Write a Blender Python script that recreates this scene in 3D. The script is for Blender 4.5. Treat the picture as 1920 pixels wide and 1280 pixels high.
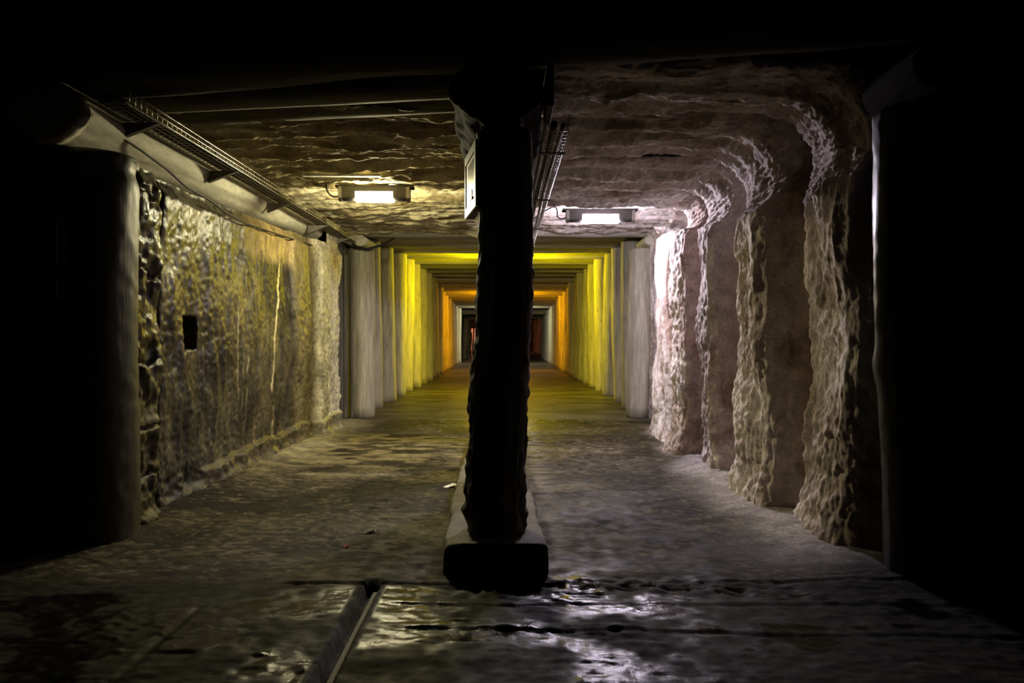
import bpy, math, random
import numpy as np
random.seed(7); rng = np.random.default_rng(7)
S = bpy.context.scene
for o in list(bpy.data.objects): bpy.data.objects.remove(o)
COL = S.collection
PI = math.pi
# ------------------------------------------------------------------ camera, world, exposure
EYE = 1.09
cd = bpy.data.cameras.new('camera'); cam = bpy.data.objects.new('camera', cd); COL.objects.link(cam)
cam.location = (0, 0, EYE); cam.rotation_euler = (PI/2, 0, 0)
cd.sensor_width = 36; cd.lens = 24; cd.shift_x = 0.00625; cd.shift_y = -0.0042; cd.clip_start = .05; cd.clip_end = 200
S.camera = cam
w = bpy.data.worlds.new('world'); S.world = w; w.use_nodes = True
w.node_tree.nodes['Background'].inputs[0].default_value = (0.02, 0.02, 0.025, 1)
w.node_tree.nodes['Background'].inputs[1].default_value = 0.0
S.view_settings.view_transform = 'Standard'; S.view_settings.look = 'None'
S.view_settings.exposure = 0.0; S.view_settings.gamma = 1.0; S.view_settings.use_curve_mapping = False
LAMP_LEFT = dict(col=(1.0, .89, .52), s=440)
LAMP_RIGHT = dict(col=(.93, .83, 1.0), s=470)
LAMP_YELLOW = dict(col=(1.0, .80, .0), s=620)
LAMP_ORANGE = dict(col=(1.0, .42, .0), s=420)
LAMP_PALE = dict(col=(1.0, .95, .60), s=380)
LAMP_RED = dict(col=(1.0, .30, .14), s=380)

# ------------------------------------------------------------------ noise
def _h(ix, iy, iz, seed=0):
    h = (ix.astype(np.int64)*374761393 + iy.astype(np.int64)*668265263 + iz.astype(np.int64)*2147483647 + seed*1274126177) & 0xffffffff
    h = ((h ^ (h >> 13)) * 1274126177) & 0xffffffff
    h = ((h ^ (h >> 15)) * 2246822519) & 0xffffffff
    return ((h ^ (h >> 16)) & 0xffffff) / float(0xffffff)
def vnoise(p, seed=0):
    i = np.floor(p); f = p - i; u = f*f*f*(f*(f*6-15)+10)
    x, y, z = i[..., 0], i[..., 1], i[..., 2]; r = 0
    for a in (0, 1):
        for b in (0, 1):
            for c in (0, 1):
                wgt = (u[..., 0] if a else 1-u[..., 0])*(u[..., 1] if b else 1-u[..., 1])*(u[..., 2] if c else 1-u[..., 2])
                r = r + wgt*_h(x+a, y+b, z+c, seed)
    return r*2-1
def fbm(p, octs=4, seed=0, gain=.5):
    p = np.asarray(p, float); a = 1; s = 0; t = 0
    for k in range(octs):
        s = s + a*vnoise(p*(2.03**k)+17.3*k, seed+k); t += a; a *= gain
    return s/t
def ridged(p, octs=3, seed=0):
    p = np.asarray(p, float); a = 1; s = 0; t = 0
    for k in range(octs):
        s = s + a*(1-np.abs(vnoise(p*(2.1**k)+9.1*k, seed+k))*2.2); t += a; a *= .5
    return s/t
def worley(p, seed=0):
    i = np.floor(p); f1 = np.full(p.shape[:-1], 9.); f2 = np.full(p.shape[:-1], 9.)
    for a in (-1, 0, 1):
        for b in (-1, 0, 1):
            for c in (-1, 0, 1):
                x, y, z = i[..., 0]+a, i[..., 1]+b, i[..., 2]+c
                d = np.sqrt((x+_h(x, y, z, seed)-p[..., 0])**2+(y+_h(x, y, z, seed+1)-p[..., 1])**2+(z+_h(x, y, z, seed+2)-p[..., 2])**2)
                f2 = np.minimum(f2, np.maximum(f1, d)); f1 = np.minimum(f1, d)
    return f1, f2
def sst(a, b, x):
    t = np.clip((x-a)/(b-a), 0, 1); return t*t*(3-2*t)
def V(*a): return np.stack(np.broadcast_arrays(*[np.asarray(q, float) for q in a]), -1)
def mix(c0, c1, t):
    t = np.asarray(t)[..., None]; return np.asarray(c0)*(1-t)+np.asarray(c1)*t

# ------------------------------------------------------------------ materials
def mat(name, base, rough=.8, bump=.3, scale=30, stretch=(1, 1, 1), var=.35, attr=False, metal=0, rvar=0, dist=.01, scale2=None, spec=.5, glossattr=False, wetr=.17):
    m = bpy.data.materials.new(name); m.use_nodes = True; N = m.node_tree.nodes; L = m.node_tree.links
    b = N['Principled BSDF']; b.inputs['Metallic'].default_value = metal; b.inputs['Roughness'].default_value = rough
    b.inputs['Specular IOR Level'].default_value = spec
    tc = N.new('ShaderNodeTexCoord'); mp = N.new('ShaderNodeMapping'); mp.inputs['Scale'].default_value = stretch
    L.new(tc.outputs['Object'], mp.inputs[0])
    n1 = N.new('ShaderNodeTexNoise'); n1.inputs['Scale'].default_value = scale; n1.inputs['Detail'].default_value = 6; n1.inputs['Roughness'].default_value = .65
    n2 = N.new('ShaderNodeTexNoise'); n2.inputs['Scale'].default_value = scale2 or scale*.18; n2.inputs['Detail'].default_value = 5
    L.new(mp.outputs[0], n1.inputs['Vector']); L.new(mp.outputs[0], n2.inputs['Vector'])
    mr = N.new('ShaderNodeMapRange'); mr.inputs[1].default_value = .3; mr.inputs[2].default_value = .7
    mr.inputs[3].default_value = 1-var; mr.inputs[4].default_value = 1+var*.5; L.new(n2.outputs[0], mr.inputs[0])
    mr2 = N.new('ShaderNodeMapRange'); mr2.inputs[1].default_value = .3; mr2.inputs[2].default_value = .7
    mr2.inputs[3].default_value = 1-var*1.1; mr2.inputs[4].default_value = 1+var*.6; L.new(n1.outputs[0], mr2.inputs[0])
    mu = N.new('ShaderNodeMath'); mu.operation = 'MULTIPLY'; L.new(mr.outputs[0], mu.inputs[0]); L.new(mr2.outputs[0], mu.inputs[1])
    vm = N.new('ShaderNodeVectorMath'); vm.operation = 'SCALE'; L.new(mu.outputs[0], vm.inputs['Scale'])
    if attr:
        at = N.new('ShaderNodeAttribute'); at.attribute_name = 'tint'; L.new(at.outputs['Color'], vm.inputs[0])
    else: vm.inputs[0].default_value = base
    L.new(vm.outputs[0], b.inputs['Base Color'])
    if rvar or glossattr:
        r = N.new('ShaderNodeMapRange'); r.inputs[1].default_value = .35; r.inputs[2].default_value = .65
        r.inputs[3].default_value = rough-rvar; r.inputs[4].default_value = rough+rvar; L.new(n2.outputs[0], r.inputs[0])
        if glossattr:
            ag = N.new('ShaderNodeAttribute'); ag.attribute_name = 'wet'
            mm = N.new('ShaderNodeMix'); mm.data_type = 'FLOAT'
            L.new(ag.outputs['Fac'], mm.inputs['Factor']); L.new(r.outputs[0], mm.inputs['A']); mm.inputs['B'].default_value = wetr
            L.new(mm.outputs['Result'], b.inputs['Roughness'])
        else: L.new(r.outputs[0], b.inputs['Roughness'])
    if bump:
        bp = N.new('ShaderNodeBump'); bp.inputs['Strength'].default_value = bump; bp.inputs['Distance'].default_value = dist
        L.new(n1.outputs[0], bp.inputs['Height']); L.new(bp.outputs[0], b.inputs['Normal'])
    return m
def emit(name, col, s):
    m = bpy.data.materials.new(name); m.use_nodes = True; N = m.node_tree.nodes; N.clear()
    e = N.new('ShaderNodeEmission'); e.inputs[0].default_value = (*col, 1); e.inputs[1].default_value = s
    o = N.new('ShaderNodeOutputMaterial'); m.node_tree.links.new(e.outputs[0], o.inputs[0]); return m
M = dict(
 crust=mat('salt_crust', (.4, .34, .32), .85, .6, 55, attr=True, var=.3, dist=.012, spec=.3),
 ceil=mat('ceiling_crust', (.4, .3, .15), .85, .6, 45, attr=True, var=.4, dist=.012, spec=.25),
 wetrock=mat('wet_rock', (.1, .09, .06), .5, .55, 60, stretch=(1, 1, .45), attr=True, var=.5, dist=.008, rvar=.1, glossattr=True, wetr=.21, spec=.32),
 floor=mat('wet_floor', (.1, .09, .08), .75, .35, 48, attr=True, var=.5, rvar=.12, dist=.005, glossattr=True, spec=.15, wetr=.14, scale2=10),
 white=mat('whitewashed_timber', (.62, .59, .52), .75, .5, 24, stretch=(1, 1, .12), var=.35, attr=True),
 whiteh=mat('whitewashed_beam', (.46, .44, .37), .75, .4, 22, stretch=(.10, 1, 1), var=.35),
 wlog=mat('whitewashed_log', (.58, .55, .43), .8, .35, 30, stretch=(1, .3, 1), var=.25),
 dark=mat('dark_timber', (.11, .09, .07), .7, .6, 26, stretch=(1, 1, .12), var=.5, dist=.02),
 darkh=mat('dark_timber_beam', (.06, .052, .042), .8, .5, 26, stretch=(.1, 1, 1), var=.5),
 oliveb=mat('grey_painted_beam', (.25, .23, .15), .8, .4, 26, stretch=(.1, 1, 1), var=.4),
 darklog=mat('dark_log', (.026, .021, .016), .95, .5, 30, stretch=(1, .2, 1), var=.5, spec=.1, dist=.02),
 greyp=mat('grey_post', (.065, .062, .05), .5, .3, 26, stretch=(1, 1, .15), var=.3),
 concrete=mat('stained_concrete', (.16, .14, .10), .75, .5, 60, var=.4),
 rock=mat('dark_rock', (.05, .045, .04), .9, .8, 12, var=.5, dist=.03),
 lag=mat('lagging', (.14, .13, .10), .85, .4, 26, stretch=(1, 1, .1), var=.4),
 house=mat('lamp_housing', (.035, .033, .03), .8, .0, 80, var=.1, spec=.1),
 steel=mat('galvanised_wire', (.45, .43, .38), .35, 0, 30, var=.2, metal=.8),
 bracket=mat('grey_bracket', (.16, .15, .13), .55, .1, 50, var=.2, metal=.3),
 rubber=mat('black_cable', (.01, .01, .01), .7, 0, 30, var=.1),
 frame=mat('white_frame', (.7, .72, .66), .4, .02, 60, var=.08),
 red=mat('dark_red_line', (.16, .02, .015), .5, 0, 60, var=.1),
 panel=mat('grey_blue_panel', (.25, .30, .30), .25, .02, 50, var=.15),
 paper=mat('white_paper', (.75, .74, .68), .8, .1, 60, var=.1),
 redbit=mat('red_litter', (.5, .05, .03), .6, .1, 60, var=.1),
 rail=mat('wet_steel', (.012, .011, .01), .6, .6, 60, stretch=(1, .5, 1), var=.4, metal=0),
)

# ------------------------------------------------------------------ builders
def link(name, V_, F_, m, parent=None, loc=None, smooth=True, cols=None, wet=None):
    V_ = np.asarray(V_, float).reshape(-1, 3)
    if loc is None: loc = (0, 0, 0)
    me = bpy.data.meshes.new(name)
    F = np.asarray(F_) if not isinstance(F_, list) else None
    if F is not None and F.ndim == 2 and F.shape[1] == 4:
        n = len(F); me.vertices.add(len(V_)); me.vertices.foreach_set('co', (V_-np.asarray(loc)).ravel())
        me.loops.add(n*4); me.loops.foreach_set('vertex_index', F.astype(np.int32).ravel())
        me.polygons.add(n); me.polygons.foreach_set('loop_start', np.arange(0, n*4, 4, dtype=np.int32))
        me.polygons.foreach_set('loop_total', np.full(n, 4, dtype=np.int32)); me.update(calc_edges=True)
    else:
        me.from_pydata([tuple(q) for q in (V_-np.asarray(loc))], [], [tuple(int(i) for i in f) for f in F_]); me.update()
    me.validate()
    if smooth: me.polygons.foreach_set('use_smooth', np.ones(len(me.polygons), dtype=bool))
    if cols is not None:
        c = np.asarray(cols).reshape(-1, 3); c = np.concatenate([np.clip(c, 0, 1), np.ones((len(c), 1))], 1)
        a = me.color_attributes.new('tint', 'FLOAT_COLOR', 'POINT'); a.data.foreach_set('color', c.astype(np.float32).ravel())
    if wet is not None:
        a = me.attributes.new('wet', 'FLOAT', 'POINT'); a.data.foreach_set('value', np.asarray(wet, np.float32).ravel())
    me.materials.append(m)
    o = bpy.data.objects.new(name, me); COL.objects.link(o)
    if parent is not None:
        o.parent = parent; o.location = np.asarray(loc)-np.asarray(parent['_w']) if '_w' in parent else loc
    else: o.location = loc
    o['_w'] = [float(q) for q in loc]
    return o
def gridf(nu, nv, flip=False):
    i, j = np.meshgrid(np.arange(nu-1), np.arange(nv-1), indexing='ij'); a = i*nv+j
    f = np.stack([a, a+1, a+nv+1, a+nv], -1).reshape(-1, 4)
    return f[:, ::-1] if flip else f
def grid(name, P, m, flip=False, **k): return link(name, P.reshape(-1, 3), gridf(P.shape[0], P.shape[1], flip), m, **k)
def tag(o, label, cat, group=None, kind=None):
    if label: o['label'] = label
    if cat: o['category'] = cat
    if group: o['group'] = group
    if kind: o['kind'] = kind
    return o
def struct(o, label=None):
    o['kind'] = 'structure'
    if label: o['label'] = label
    return o
def thing(name, loc, label, cat, group=None):
    o = bpy.data.objects.new(name, None); COL.objects.link(o); o.location = loc; o.empty_display_size = .1
    o['_w'] = [float(q) for q in loc]; return tag(o, label, cat, group)
class MB:
    def __init__(s): s.v = []; s.f = []
    def add(s, v, f):
        n = len(s.v); s.v += [tuple(map(float, q)) for q in v]; s.f += [tuple(int(i)+n for i in g) for g in f]; return s
    def box(s, c, d, bev=.0, yaw=0, pitch=0):
        x, y, z = [q/2 for q in d]; b = min(bev, x*.9, y*.9, z*.9)
        if b <= 0:
            vs = [(sx*x, sy*y, sz*z) for sx in (-1, 1) for sy in (-1, 1) for sz in (-1, 1)]
            fs = [(0, 1, 3, 2), (4, 6, 7, 5), (0, 4, 5, 1), (2, 3, 7, 6), (0, 2, 6, 4), (1, 5, 7, 3)]
        else:
            prof = [(-x, -y+b), (-x+b, -y), (x-b, -y), (x, -y+b), (x, y-b), (x-b, y), (-x+b, y), (-x, y-b)]
            vs = []; fs = []
            for (zz, k) in ((-z, b), (-z+b, 0), (z-b, 0), (z, b)):
                for (px, py) in prof: vs.append((px*(x-k)/x, py*(y-k)/y, zz))
            for r in range(3):
                for i in range(8): fs.append((r*8+i, r*8+(i+1) % 8, (r+1)*8+(i+1) % 8, (r+1)*8+i))
            fs.append(tuple(range(7, -1, -1))); fs.append(tuple(24+i for i in range(8)))
        cy, sy_ = math.cos(yaw), math.sin(yaw)
        s.add([(c[0]+a*cy-bb*sy_, c[1]+a*sy_+bb*cy, c[2]+cc) for a, bb, cc in vs], fs); return s
    def tube(s, pts, r, n=8):
        P = np.asarray(pts, float); m = len(P); T = np.gradient(P, axis=0); T /= np.linalg.norm(T, axis=1)[:, None]+1e-9
        up = np.array([0, 0, 1.]) if abs(T[0][2]) < .9 else np.array([0, 1., 0])
        vs = []; R = np.broadcast_to(np.asarray(r, float), (m,))
        a = np.cross(T[0], up); a /= np.linalg.norm(a)
        for i in range(m):
            a = a-T[i]*np.dot(a, T[i]); a /= np.linalg.norm(a); b = np.cross(T[i], a)
            for k in range(n):
                t = 2*PI*k/n; vs.append(P[i]+(a*math.cos(t)+b*math.sin(t))*R[i])
        fs = [(i*n+k, i*n+(k+1) % n, (i+1)*n+(k+1) % n, (i+1)*n+k) for i in range(m-1) for k in range(n)]
        fs += [tuple(range(n-1, -1, -1)), tuple((m-1)*n+k for k in range(n))]
        s.add(vs, fs); return s
    def build(s, name, m, parent=None, loc=None, smooth=False): return link(name, s.v, s.f, m, parent, loc, smooth)

def log(p0, p1, rx, rz=None, seed=0, rough=.01, n=40, step=.03, crust=None, taper=0, freq=3.0, endb=.02, fine=.3):
    """timber with an irregular round section, rounded and capped ends; returns vertices, faces"""
    p0 = np.asarray(p0, float); p1 = np.asarray(p1, float); Lg = np.linalg.norm(p1-p0); d = (p1-p0)/Lg
    up = np.array([0, 0, 1.]) if abs(d[2]) < .8 else np.array([0, 1., 0])
    a = np.cross(d, up); a /= np.linalg.norm(a); b = np.cross(a, d)
    rz = rz or rx; m = max(4, int(Lg/step))
    t = np.linspace(0, 1, m); e = np.array([0, .35, .7, 1.])
    ts = np.concatenate([[0, 0, 0, 0], t[1:-1], [1, 1, 1, 1]]); sc = np.concatenate([[.02, .5, 1-endb/rx, 1], np.ones(m-2), [1, 1-endb/rx, .5, .02]])
    off = np.concatenate([[0, 0, 0, endb], np.zeros(m-2), [-endb, 0, 0, 0]])
    th = np.linspace(0, 2*PI, n, endpoint=False); TT, TH = np.meshgrid(ts, th, indexing='ij'); SC = sc[:, None]; OF = off[:, None]
    ca, sa = np.cos(TH), np.sin(TH)
    q = V(ca*1.2+seed*7.7, sa*1.2, TT*Lg*.9)
    rad = 1+rough/rx*(fbm(q*.9, 2, seed)*1.2+fbm(V(ca*freq+seed, sa*freq, TT*Lg*1.0), 3, seed+5)*fine*2)
    if taper: rad = rad*(1+taper*(.5-TT))
    base = p0[None, None]+d*(TT*Lg+OF)[..., None]
    bend = rough*1.5*fbm(V(TT*Lg*.6, 0*TT+seed*3.1, 0*TT), 2, seed+9)
    P = base+a*((ca*rx*rad*SC)+bend)[..., None]+b*(sa*rz*rad*SC)[..., None]
    if crust is not None:
        nrm = a*ca[..., None]+b*sa[..., None]; P = P+nrm*(crust(P, TT, TH)*SC)[..., None]
    nu = P.shape[0]; i, j = np.meshgrid(np.arange(nu-1), np.arange(n), indexing='ij')
    F = np.stack([i*n+j, i*n+(j+1) % n, (i+1)*n+(j+1) % n, (i+1)*n+j], -1).reshape(-1, 4)
    return P.reshape(-1, 3), F

# ------------------------------------------------------------------ floor
def floorh(X, Y):
    p = V(X, Y, 0*X)
    h = .010*fbm(p*1.3, 2, 3)+.004*fbm(p*V(5, 9, 1), 3, 11)+.0014*fbm(p*V(22, 30, 1), 2, 12)
    rg = ridged(p*V(7, 13, 1), 3, 21); patch = sst(-.1, .25, fbm(p*1.1+5, 2, 33))
    h = h+.010*patch*np.clip(rg, 0, 1)**2
    h = h+.003*fbm(p*V(24, 34, 1), 2, 41)*(.1+patch)
    # wet broken strip across the front
    st = np.exp(-((Y-2.95-.03*np.sin(X*3))/.13)**2)*sst(-.4, 0, X)*(1-sst(1.1, 1.5, X))
    h = h+st*.018*(ridged(p*V(13, 22, 1), 3, 77)-.4)
    for (y0, x0, x1, dp, sl) in ((5.42, -1.75, .0, .008, 0), (3.02, -1.0, 2.2, .013, .012), (2.78, -.5, 1.8, .009, -.01), (2.53, -.4, 1.9, .011, -.03), (4.35, -.9, -.3, .012, .03), (6.5, -.9, 1.2, .006, 0)):
        yy = y0+sl*X+.012*vnoise(V(X*4, 0*X+y0, 0*X), 5)
        h = h-dp*np.exp(-((Y-yy)/.009)**2)*(.35+.65*sst(-.3, .2, fbm(V(X*2.5, Y*0+y0, 0*X), 2, 55)))*sst(x0-.1, x0+.1, X)*(1-sst(x1-.1, x1+.1, X))
        h = h+dp*.35*np.exp(-((Y-yy-.03)/.02)**2)*sst(x0-.1, x0+.1, X)*(1-sst(x1-.1, x1+.1, X))
    fm = (1-sst(2.95, 3.2, Y)); h = h+fm*.0038*np.clip(ridged(p*V(25, 40, 1)+.6*fbm(p*7, 2, 6)[..., None], 2, 87), -.2, 1)*sst(-.25, .25, fbm(p*V(2.5, 3.5, 1), 3, 97)+.3*np.exp(-((X-.4)/.4)**2)+.2*np.exp(-((X+.35)/.3)**2))
    # rail grooves
    for (gx, w_, y1, dp) in ((-.585, .040, 3.05, .06), (-1.24, .02, 2.78, .006)):
        g = 1-sst(w_*.6, w_, np.abs(X-gx-(Y-2.6)*.0))
        h = h-dp*g*(1-sst(y1-.05, y1+.03, Y))
    # salt drifts against the walls
    h = h+.05*sst(1.25, 1.75, X+.1*fbm(p*2, 2, 8))*(1-sst(7.8, 8.6, Y))*sst(2.9, 3.4, Y)
    h = h+.03*sst(1.75, 2.1, -X)
    return h
xs = np.arange(-3.2, 3.2, .016)
ys = np.concatenate([np.arange(1.3, 3.6, .010), np.arange(3.6, 9.0, .020)])
X, Y = np.meshgrid(xs, ys, indexing='ij'); Z = floorh(X, Y)
p = V(X, Y, 0*X); n = fbm(p*V(2.2, 3.2, 1), 4, 51)
c = mix((.022, .018, .012), (.055, .045, .028), sst(-.25, .4, n))
dn = fbm(p*V(9, 14, 1), 3, 61)
c = c*(1-.5*sst(.05, .35, dn))[..., None]
fl = ridged(p*V(9, 20, 1)+.5*fbm(p*6, 2, 4)[..., None], 2, 66); c = c*(1-.75*sst(.42, .72, fl)*sst(-.2, .2, fbm(p*2, 2, 67)))[..., None]
c = mix(c, (.20, .17, .12), .6*sst(.25, .55, fbm(p*V(26, 40, 1), 2, 68)+.5*n))
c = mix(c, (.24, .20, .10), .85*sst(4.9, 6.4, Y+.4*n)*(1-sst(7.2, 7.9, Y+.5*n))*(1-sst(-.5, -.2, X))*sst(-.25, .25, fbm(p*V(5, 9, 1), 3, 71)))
sd = sst(1.22, 1.6, X+.22*fbm(p*V(2, 2, 1), 3, 8)-.09*(Y-5))*sst(3.0, 3.5, Y)*(1-sst(7.7, 8.4, Y))
c = mix(c, (.42, .39, .36), sd*.9)
c = mix(c, (.42, .38, .25), .7*sst(1.5, 2.0, -X+.15*n)*sst(5, 7.4, Y))
c = mix(c, (.3, .27, .2), .6*np.exp(-((Y-5.42)/.03)**2)*sst(-1.8, -1.6, X)*(1-sst(-.9, -.7, X)))
c = mix(c, (.16, .15, .14), .8*np.exp(-((X-.27)/.09)**2)*sst(-.2, .3, dn+.2)*sst(3.2, 4, Y))
c = mix(c, (.010, .009, .008), (1-sst(2.9, 3.2, Y))*.8)  # light falloff towards the front, painted into the floor colour
wet = np.clip(1.0-sst(2.9, 3.4, Y)*.8-sd, 0, 1)*sst(-.1, .3, fbm(p*V(2.6, 3.6, 1), 3, 91)+.30*np.exp(-((X+.5)/.3)**2-((Y-2.9)/.35)**2)+.38*np.exp(-((X-.30)/.28)**2)-.16+.35*fbm(p*V(12, 18, 1), 3, 92))
wet = np.clip(wet+.35*sst(7.4, 8.4, Y), 0, 1)
gr = (np.abs(X+.585) < .07)*(Y < 3.08); wet = wet*(1-gr); c = mix(c, (.008, .007, .006), gr*.9)  # shade inside the groove painted as near-black colour
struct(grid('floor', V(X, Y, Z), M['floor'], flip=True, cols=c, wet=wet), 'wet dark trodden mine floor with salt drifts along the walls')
X, Y = np.meshgrid(np.arange(-3.2, 3.21, .05), np.arange(8.95, 56, .06), indexing='ij')
p = V(X, Y, 0*X); Z = .006*fbm(p*V(5, 9, 1), 3, 11)+.010*fbm(p*1.3, 2, 3)+.03*sst(1.75, 2.1, -X)*(1-sst(9, 9.5, Y))
c = mix((.06, .052, .04), (.13, .115, .085), sst(-.3, .4, fbm(p*V(1.6, 3.2, 1), 4, 51)))
struct(grid('floor_corridor', V(X, Y, Z), M['floor'], flip=True, cols=c, wet=.45+0*X), 'smooth floor of the long timbered corridor')
for nm, (x0, x1, y0, y1) in (('floor_front', (-6, 6, -3, 1.31)), ('floor_left', (-6, -3.19, 1.3, 5)), ('floor_right', (3.19, 6, 1.3, 5))):
    X, Y = np.meshgrid(np.arange(x0, x1+.01, .06), np.linspace(y0, y1, int((y1-y0)/.06)+2), indexing='ij'); p = V(X, Y, 0*X)
    Z = .010*fbm(p*1.3, 2, 3)+.006*fbm(p*V(5, 9, 1), 4, 11)
    struct(grid(nm, V(X, Y, Z), M['floor'], flip=True, cols=mix((.045, .042, .04), (.07, .06, .05), sst(-.3, .3, fbm(p*2, 3, 1))), wet=.5+0*X))

# ------------------------------------------------------------------ left rock wall
ys = np.arange(3.75, 9.02, .014); zs = np.arange(-.05, 2.5, .013)
Y, Z = np.meshgrid(ys, zs, indexing='ij'); zm = np.where(Y < 7.9, 2.045+.0275*(Y-3.38), 2.45)+0*Z; Z = -.05+(Z+.05)/2.54*(zm+.05); p = V(0*Y, Y, Z)
x = -2.14+.05*fbm(p*.9, 3, 4)+.02*fbm(p*V(1, 5, 3), 4, 14)
x = x+.012*ridged(p*V(1, 9, 2.2), 3, 24)*sst(-.3, .3, fbm(p*1.5, 2, 44))
f1, f2 = worley(p*V(1, 34, 24)+.4*fbm(p*9, 2, 3)[..., None], 6)
x = x-.010*np.clip(f1, 0, 1)*(.5+1.2*(1-sst(.1, .9, Z)))+.006*fbm(p*V(1, 40, 30), 2, 34)
# lump column nearest the camera, with block joints
colm = (1-sst(4.08, 4.22, Y+.04*fbm(p*3, 2, 5)))
x = x+.07*colm; br = np.abs(((Z+.16*fbm(V(Y*2.5, Z*1.1, 0*Y), 3, 8)) % .41)-.205)
x = x-.03*colm*(1-sst(0, .02, br))+.035*colm*fbm(p*V(1, 12, 9), 3, 88)
x = x-.07*np.exp(-((Y-4.19-.03*fbm(V(Z*3, 0*Z, 0*Z), 2, 9))/.03)**2)
# slab edge of the dark rock, plastered rough column at the far end
edge = Y-6.72-.12*fbm(V(Z*2.2, 0*Z, 0*Z), 3, 19); x = x+.05*sst(-.02, .03, edge)
e2 = Y-7.42-.10*fbm(V(Z*1.8, 0*Z+4, 0*Z), 3, 29); f1b, f2b = worley(p*V(1, 30, 26), 61)
x = x+.09*sst(-.03, .12, e2)+.016*(1-f1b)*sst(-.03, .12, e2)+.012*fbm(p*V(1, 22, 16), 3, 65)*sst(-.1, .1, edge)
ex = Y-8.24-.10*fbm(V(Z*2.5, 0*Z+9, 0*Z), 3, 39)-.10*sst(1.7, 1.95, Z); x = x-.26*sst(0, .07, ex)
# foot ledge, broken
led = 1-sst(.16, .20, Z+.05*fbm(V(Y*2, 0*Y, 0*Y), 3, 49)); x = x+.04*led*sst(4.6, 5.2, Y)+.03*led*fbm(p*V(1, 8, 8), 3, 59)
x = x+.03*(1-sst(0, .10, Z))
# overhang below the log
top = sst(1.93, 2.05, Z-.0275*(Y-3.38)); x = x-.05*top
# the niche
nz = np.maximum(np.abs(Y-4.655)/.088, np.abs(Z-1.115)/.105); x = x-.20*(1-sst(.85, 1.12, nz+.1*fbm(p*9, 2, 7)))
base = mix((.04, .036, .022), (.115, .10, .055), sst(-.35, .35, fbm(p*V(1, 3, 2), 4, 64)))
base = mix(base, (.03, .027, .02), .7*sst(.0, .4, fbm(p*V(1, 8, 5), 4, 84)))
# mineral streaks running down
s1 = ridged(V(Y*6.5+.25*fbm(V(Z*3, Y, 0*Z), 2, 2), Z*.45, 0*Z), 2, 74)
base = mix(base, (.46, .38, .2), .55*sst(.72, .98, s1)*sst(4.7, 5.3, Y)*(1-sst(6.9, 7.2, Y))*sst(-.4, .1, fbm(p*1.2, 2, 94)))
vein = np.minimum(np.abs(Y-6.40+.16*sst(.6, 1.9, 1.9-Z+.6)-.03*fbm(V(Z*4, 0*Z, 0*Z), 2, 3)), 9)
base = mix(base, (.72, .62, .36), 1.0*(1-sst(.010, .026, vein+.004*fbm(p*20, 2, 1)))*sst(.55, .7, Z)*(1-sst(1.75, 1.95, Z)))
for vy in (5.42, 5.52, 5.60):
    vv = np.abs(Y-vy-.03*fbm(V(Z*2.5, 0*Z+vy, 0*Z), 3, 13)+.03*(Z-1)); base = mix(base, (.5, .43, .27), .7*(1-sst(.004, .016, vv))*sst(.45, .6, Z)*(1-sst(1.5, 1.75, Z))*sst(-.4, .1, fbm(V(Y*0+vy*9, Z*7, 0*Z), 2, 6)))
tb = sst(1.72, 1.86, Z+.12*fbm(p*V(1, 4, 2), 3, 17)-.02*(Y-6)); base = mix(base, (.46, .34, .15), .8*tb*sst(5.2, 6.2, Y))
base = mix(base, (.24, .20, .10), .75*sst(-.02, .05, edge)); base = mix(base, (.72, .67, .50), .95*sst(-.02, .10, e2))
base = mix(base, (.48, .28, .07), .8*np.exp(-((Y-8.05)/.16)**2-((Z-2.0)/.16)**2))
base = mix(base, (.02, .018, .015), sst(0, .04, ex)*.9); base = mix(base, (.012, .011, .01), (nz < 1.05)*.9)  # shade in the end gap and the niche painted as dark colour
base = mix(base, (.11, .09, .05), .7*led*sst(4.6, 5.2, Y)); base = mix(base, (.45, .42, .32), .8*(1-sst(0, .12, Z))*sst(7.0, 8.2, Y))
wet = np.clip(1.05-sst(4.7, 6.2, Y)*.8-sst(7.2, 7.6, Y), 0, 1)*sst(.3, 1.1, Z+.5*fbm(p*2, 2, 12))
wet = np.maximum(wet, .85*(1-sst(.01, .03, vein)))
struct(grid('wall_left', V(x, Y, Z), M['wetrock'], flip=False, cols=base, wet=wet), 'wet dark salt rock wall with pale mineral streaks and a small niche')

# ------------------------------------------------------------------ ceiling, left gallery
ys = np.arange(3.95, 9.3, .014); xs = np.arange(-2.6, .05, .016)
X, Y = np.meshgrid(xs, ys, indexing='ij'); p = V(X, Y, 0*X)
Yw = Y+.10*fbm(V(X*1.6, Y*1.5, 0*X), 3, 31)
ph = Yw/.27+.35*fbm(V(X*.7, Y*.7, 0*X), 2, 12); fr = ph-np.floor(ph)
z = 2.52-.085*(4*fr*(1-fr))**.6-.035*sst(.55, .8, fr)*(1-sst(.88, 1, fr))*(1+fbm(V(X*3, np.floor(ph)*3.3, 0*X), 2, 15))
z = z-.018*ridged(p*V(3.5, 9, 1), 3, 22)-.016*fbm(p*V(7, 16, 1), 4, 25)-.05*fbm(p*V(.8, 2.5, 1), 2, 28)
f1, f2 = worley(p*V(13, 20, 1), 16); z = z-.010*(1-f1)
z = z+.05*sst(6.0, 6.4, Y)+.10*(1-sst(-2.25, -2.1, X))-.010*fbm(p*V(20, 34, 1), 2, 95)
n = fbm(p*V(2, 6, 1), 4, 42)
c = mix((.42, .34, .17), (.80, .70, .42), sst(-.35, .3, n)); c = mix(c, (.82, .75, .52), .8*sst(6.0, 6.6, Yw)*sst(-.2, .2, fbm(p*V(1.3, 7, 1), 3, 62)))
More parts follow.
